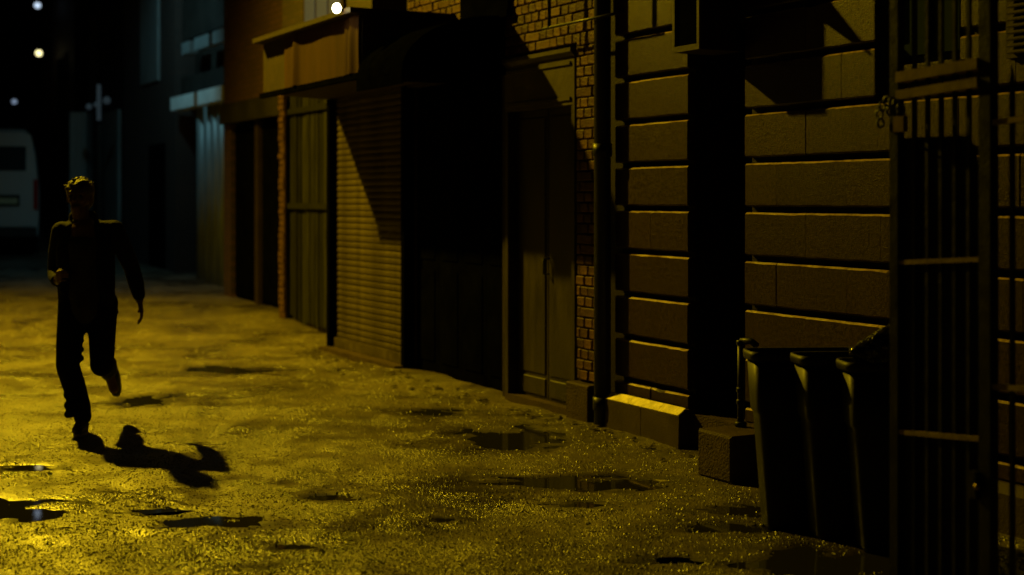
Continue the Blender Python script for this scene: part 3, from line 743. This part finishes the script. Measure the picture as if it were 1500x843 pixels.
eL, wL_ = (.295, .17, 1.12), (.335, .22, .895)
b = MB()
chain(b, [((.035, .03, .88), .13), ((.035, .0, 1.1), .115), ((.04, -.02, 1.28), .13), ((.03, -.02, 1.38), .10), ((.005, -.03, 1.47), .056), ((.0, -.05, 1.53), .058)])
chain(b, [((.035, 0, 1.33), .10), (shR, .06)]); chain(b, [((.04, 0, 1.33), .10), (shL, .06)])
chain(b, [(shR, .055), (eR, .042), (wR_, .028)]); chain(b, [(shL, .055), (eL, .042), (wL_, .028)])
chain(b, [((.0, .03, .88), .11), (hipR, .095), (kR, .058), ((-.04, -.0, .30), .056), (aR, .036), ((-.003, -.10, .04), .034)])
chain(b, [((.07, .03, .88), .11), (hipL, .095), (kL, .058), ((.12, .16, .45), .056), (aL, .036), ((.105, .40, .25), .034)])
# head: skull, jaw, nose, brow, ears, lips, chin
b.ball((0, -.05, 1.625), (.076, .095, .100), 20, 14); chain(b, [((0, -.085, 1.575), .058), ((0, -.105, 1.53), .038)])
cap(b, (0, -.140, 1.625), (0, -.163, 1.590), .010, .015); cap(b, (-.035, -.128, 1.640), (.035, -.128, 1.640), .016, .016)
for s in (-1, 1): b.ball((s*.078, -.045, 1.605), (.010, .022, .034), 10, 8); cap(b, (s*.035, -.125, 1.59), (s*.03, -.12, 1.585), .018, .018)
cap(b, (-.022, -.143, 1.549), (.022, -.143, 1.549), .008, .008); cap(b, (-.018, -.141, 1.537), (.018, -.141, 1.537), .009, .009)
def hand(m, w_, fd, sd_, pd_, curl):
    w_, fd, sd_, pd_ = Vector(w_), Vector(fd).normalized(), Vector(sd_).normalized(), Vector(pd_).normalized()
    for k in range(4):
        cap(m, w_+sd_*(.012*(k-1.5))*.9, w_+fd*.085+sd_*(.021*(k-1.5)), .018, .0125, 10)
        base = w_+fd*.085+sd_*(.021*(k-1.5)); Ls = [(.040, .026, .02), (.044, .030, .022), (.041, .028, .021), (.032, .021, .018)][k]
        p = base; an = curl*.5
        for L, r in zip(Ls, (.0095, .0088, .0082)):
            q = p+(fd*math.cos(an)+pd_*math.sin(an))*L; cap(m, p, q, r, r*.93, 10); p = q; an += curl
    p = w_+fd*.025-sd_*.032; q = p+fd*.035-sd_*.022+pd_*.012; r_ = q+fd*.03+pd_*.016; cap(m, w_+fd*.02-sd_*.01, p, .016, .014, 10); cap(m, p, q, .012, .0105, 10); cap(m, q, r_, .0105, .009, 10)
hand(b, wR_, (.30, -.80, .30), (0, .3, -.95), (.9, .3, 0), .95)
hand(b, wL_, (.16, .05, -.98), (.15, -.98, 0), (-.95, -.1, 0), .35)
organic(b, 'body', 'skin', PR, .0055, 3)
e = MB()
for s in (-1, 1):
    e = MB(); e.ball((s*.032, -.137, 1.616), (.013, .010, .010), 10, 8); e.build('eye', 'shirt', PR, True)
# hair: overlapping locks
h = MB(); h.ball((0, -.03, 1.652), (.094, .104, .090), 18, 12); h.ball((0, .005, 1.60), (.082, .072, .085), 16, 10)
for i in range(90):
    a = random.uniform(0, 2*math.pi); ph = random.uniform(.1, 1.35)
    n_ = Vector((math.sin(ph)*math.cos(a), math.sin(ph)*math.sin(a), math.cos(ph)))
    if n_.y < -.55 and n_.z < .5: continue
    p = Vector((0, -.035, 1.65))+Vector((n_.x*.085, n_.y*.1, n_.z*.085)); q = p+n_*random.uniform(.004, .018)+Vector((random.uniform(-.03, .03), random.uniform(-.02, .02), random.uniform(-.02, .004)))
    cap(h, p, q, .014, .004, 8)
organic(h, 'hair', 'hair', PR, .0045, 1)
# shirt
s_ = MB(); chain(s_, [((.035, .02, .86), .142), ((.035, -.0, 1.08), .128), ((.04, -.025, 1.26), .138), ((.03, -.015, 1.385), .095), ((.01, -.025, 1.435), .068)])
for i in range(10): cap(s_, (random.uniform(-.05, .12), -.11, random.uniform(.85, 1.0)), (random.uniform(-.05, .12), -.125, random.uniform(1.1, 1.3)), .012, .01, 8)
organic(s_, 'shirt', 'shirt', PR, .011, 4)
# open jacket: two fronts, a back, sleeves, collar
j = MB()
chain(j, [((.04, .10, .88), .13), ((.04, .09, 1.10), .125), ((.04, .06, 1.28), .13), ((.035, .04, 1.39), .085)])
chain(j, [((-.098, -.005, .84), .056), ((-.090, -.03, 1.05), .070), ((-.078, -.045, 1.24), .082), ((-.055, -.02, 1.385), .062), ((-.045, .01, 1.45), .034)])
chain(j, [((.168, .0, .85), .056), ((.165, -.03, 1.05), .070), ((.155, -.045, 1.24), .082), ((.12, -.02, 1.39), .062), ((.065, .01, 1.455), .034)])
chain(j, [((-.06, .0, 1.38), .065), (shR, .072), ((-.18, .05, 1.23), .064), (eR, .058), ((-.16, -.03, 1.065), .055), ((-.135, -.10, 1.052), .046)])
chain(j, [((.12, .0, 1.385), .065), (shL, .072), ((.262, .10, 1.24), .064), (eL, .056), ((.318, .195, 1.01), .055), ((.332, .215, .93), .045)])
cap(j, (-.045, .01, 1.475), (.055, .01, 1.478), .046, .046); cap(j, (-.11, .03, .87), (-.150, .06, .80), .055, .02); cap(j, (.18, .04, .88), (.215, .07, .82), .055, .018)
for i in range(9):
    x = random.choice((-1, 1)); cap(j, (.04+x*.17, random.uniform(-.06, .03), random.uniform(.9, 1.2)), (.04+x*.15, random.uniform(-.1, .02), random.uniform(.95, 1.25)), .016, .012, 8)
organic(j, 'jacket', 'jacket', PR, .010, 3)
q = MB()
chain(q, [((.035, .03, .92), .14), ((.035, .035, .84), .138)])
chain(q, [((-.0, .03, .86), .12), (hipR, .112), ((-.07, -.04, .65), .090), (kR, .078), ((-.05, -.02, .34), .078), ((-.012, .02, .18), .066), ((-.004, .03, .115), .062)])
chain(q, [((.07, .03, .86), .12), (hipL, .112), ((.135, .01, .65), .090), (kL, .080), ((.125, .14, .455), .074), ((.09, .30, .405), .062)])
for z in (.14, .2, .27, .5, .56, .62): cap(q, (-.09+.12*(.5-z)*.3, -.05, z), (.01, -.06, z+.02), .03, .025, 8)
organic(q, 'trousers', 'trousers', PR, .010, 3)
def shoe(an, fd, ud):
    an, fd, ud = Vector(an), Vector(fd).normalized(), Vector(ud).normalized(); sd_ = fd.cross(ud)
    m = MB(); hl = an-ud*.045-fd*.035; cap(m, hl, hl+fd*.10, .042, .042); cap(m, hl+fd*.08+sd_*.01, hl+fd*.185-ud*.008, .040, .030); cap(m, hl+fd*.08-sd_*.01, hl+fd*.19-ud*.01, .040, .030)
    cap(m, an+ud*.02, an-ud*.03, .046, .044); o = organic(m, 'shoe', 'shoe', PR, .007, 3)
    m = MB(); n = 20; pts = []
    for i in range(n):
        a = 2*math.pi*i/n; l = .075+.155*math.cos(a); wd_ = (.042+.006*math.cos(a))*math.sin(a); pts.append(hl+fd*l+sd_*wd_)
    vs = [tuple(p-ud*.028) for p in pts]+[tuple(p-ud*.047) for p in pts]
    m.add(vs, [tuple(range(n)), tuple(range(2*n-1, n-1, -1))]+[(i, i+n, (i+1) % n+n, (i+1) % n) for i in range(n)]); s2 = m.build('sole', 'shoe_sole', None); s2.parent = o
shoe((-.005, .03, .092), (.12, -1, 0), (0, 0, 1))
shoe((.075, .375, .365), (.15, .12, -.98), (-.10, -.97, -.12))

# ------------------------------------------------------------------ small litter along the walls
lt = MB()
for i in range(150):
    if i < 95: t, d = random.uniform(3.6, 8.2), .14+abs(random.gauss(0, .22))
    else: t, d = random.uniform(-1, 3.4), .16+abs(random.gauss(0, .15))
    p = W(t, d); z = gz(p.x, p.y); s = random.uniform(.008, .03); a = random.uniform(0, 6.3)
    vs = [(p.x+s*math.cos(a+k*1.57)*(1 if k % 2 else 1.7), p.y+s*math.sin(a+k*1.57)*(1 if k % 2 else 1.7), z+.004+random.uniform(0, .016)) for k in range(4)]
    top = (p.x, p.y, z+.010+s*.5)
    lt.add(vs+[top], [(0, 1, 4), (1, 2, 4), (2, 3, 4), (3, 0, 4), (3, 2, 1, 0)])
o = lt.build('litter', 'litter'); o['kind'] = 'stuff'; tag(o, 'dead leaves and crumbs of dirt scattered along the wall foot', 'litter')
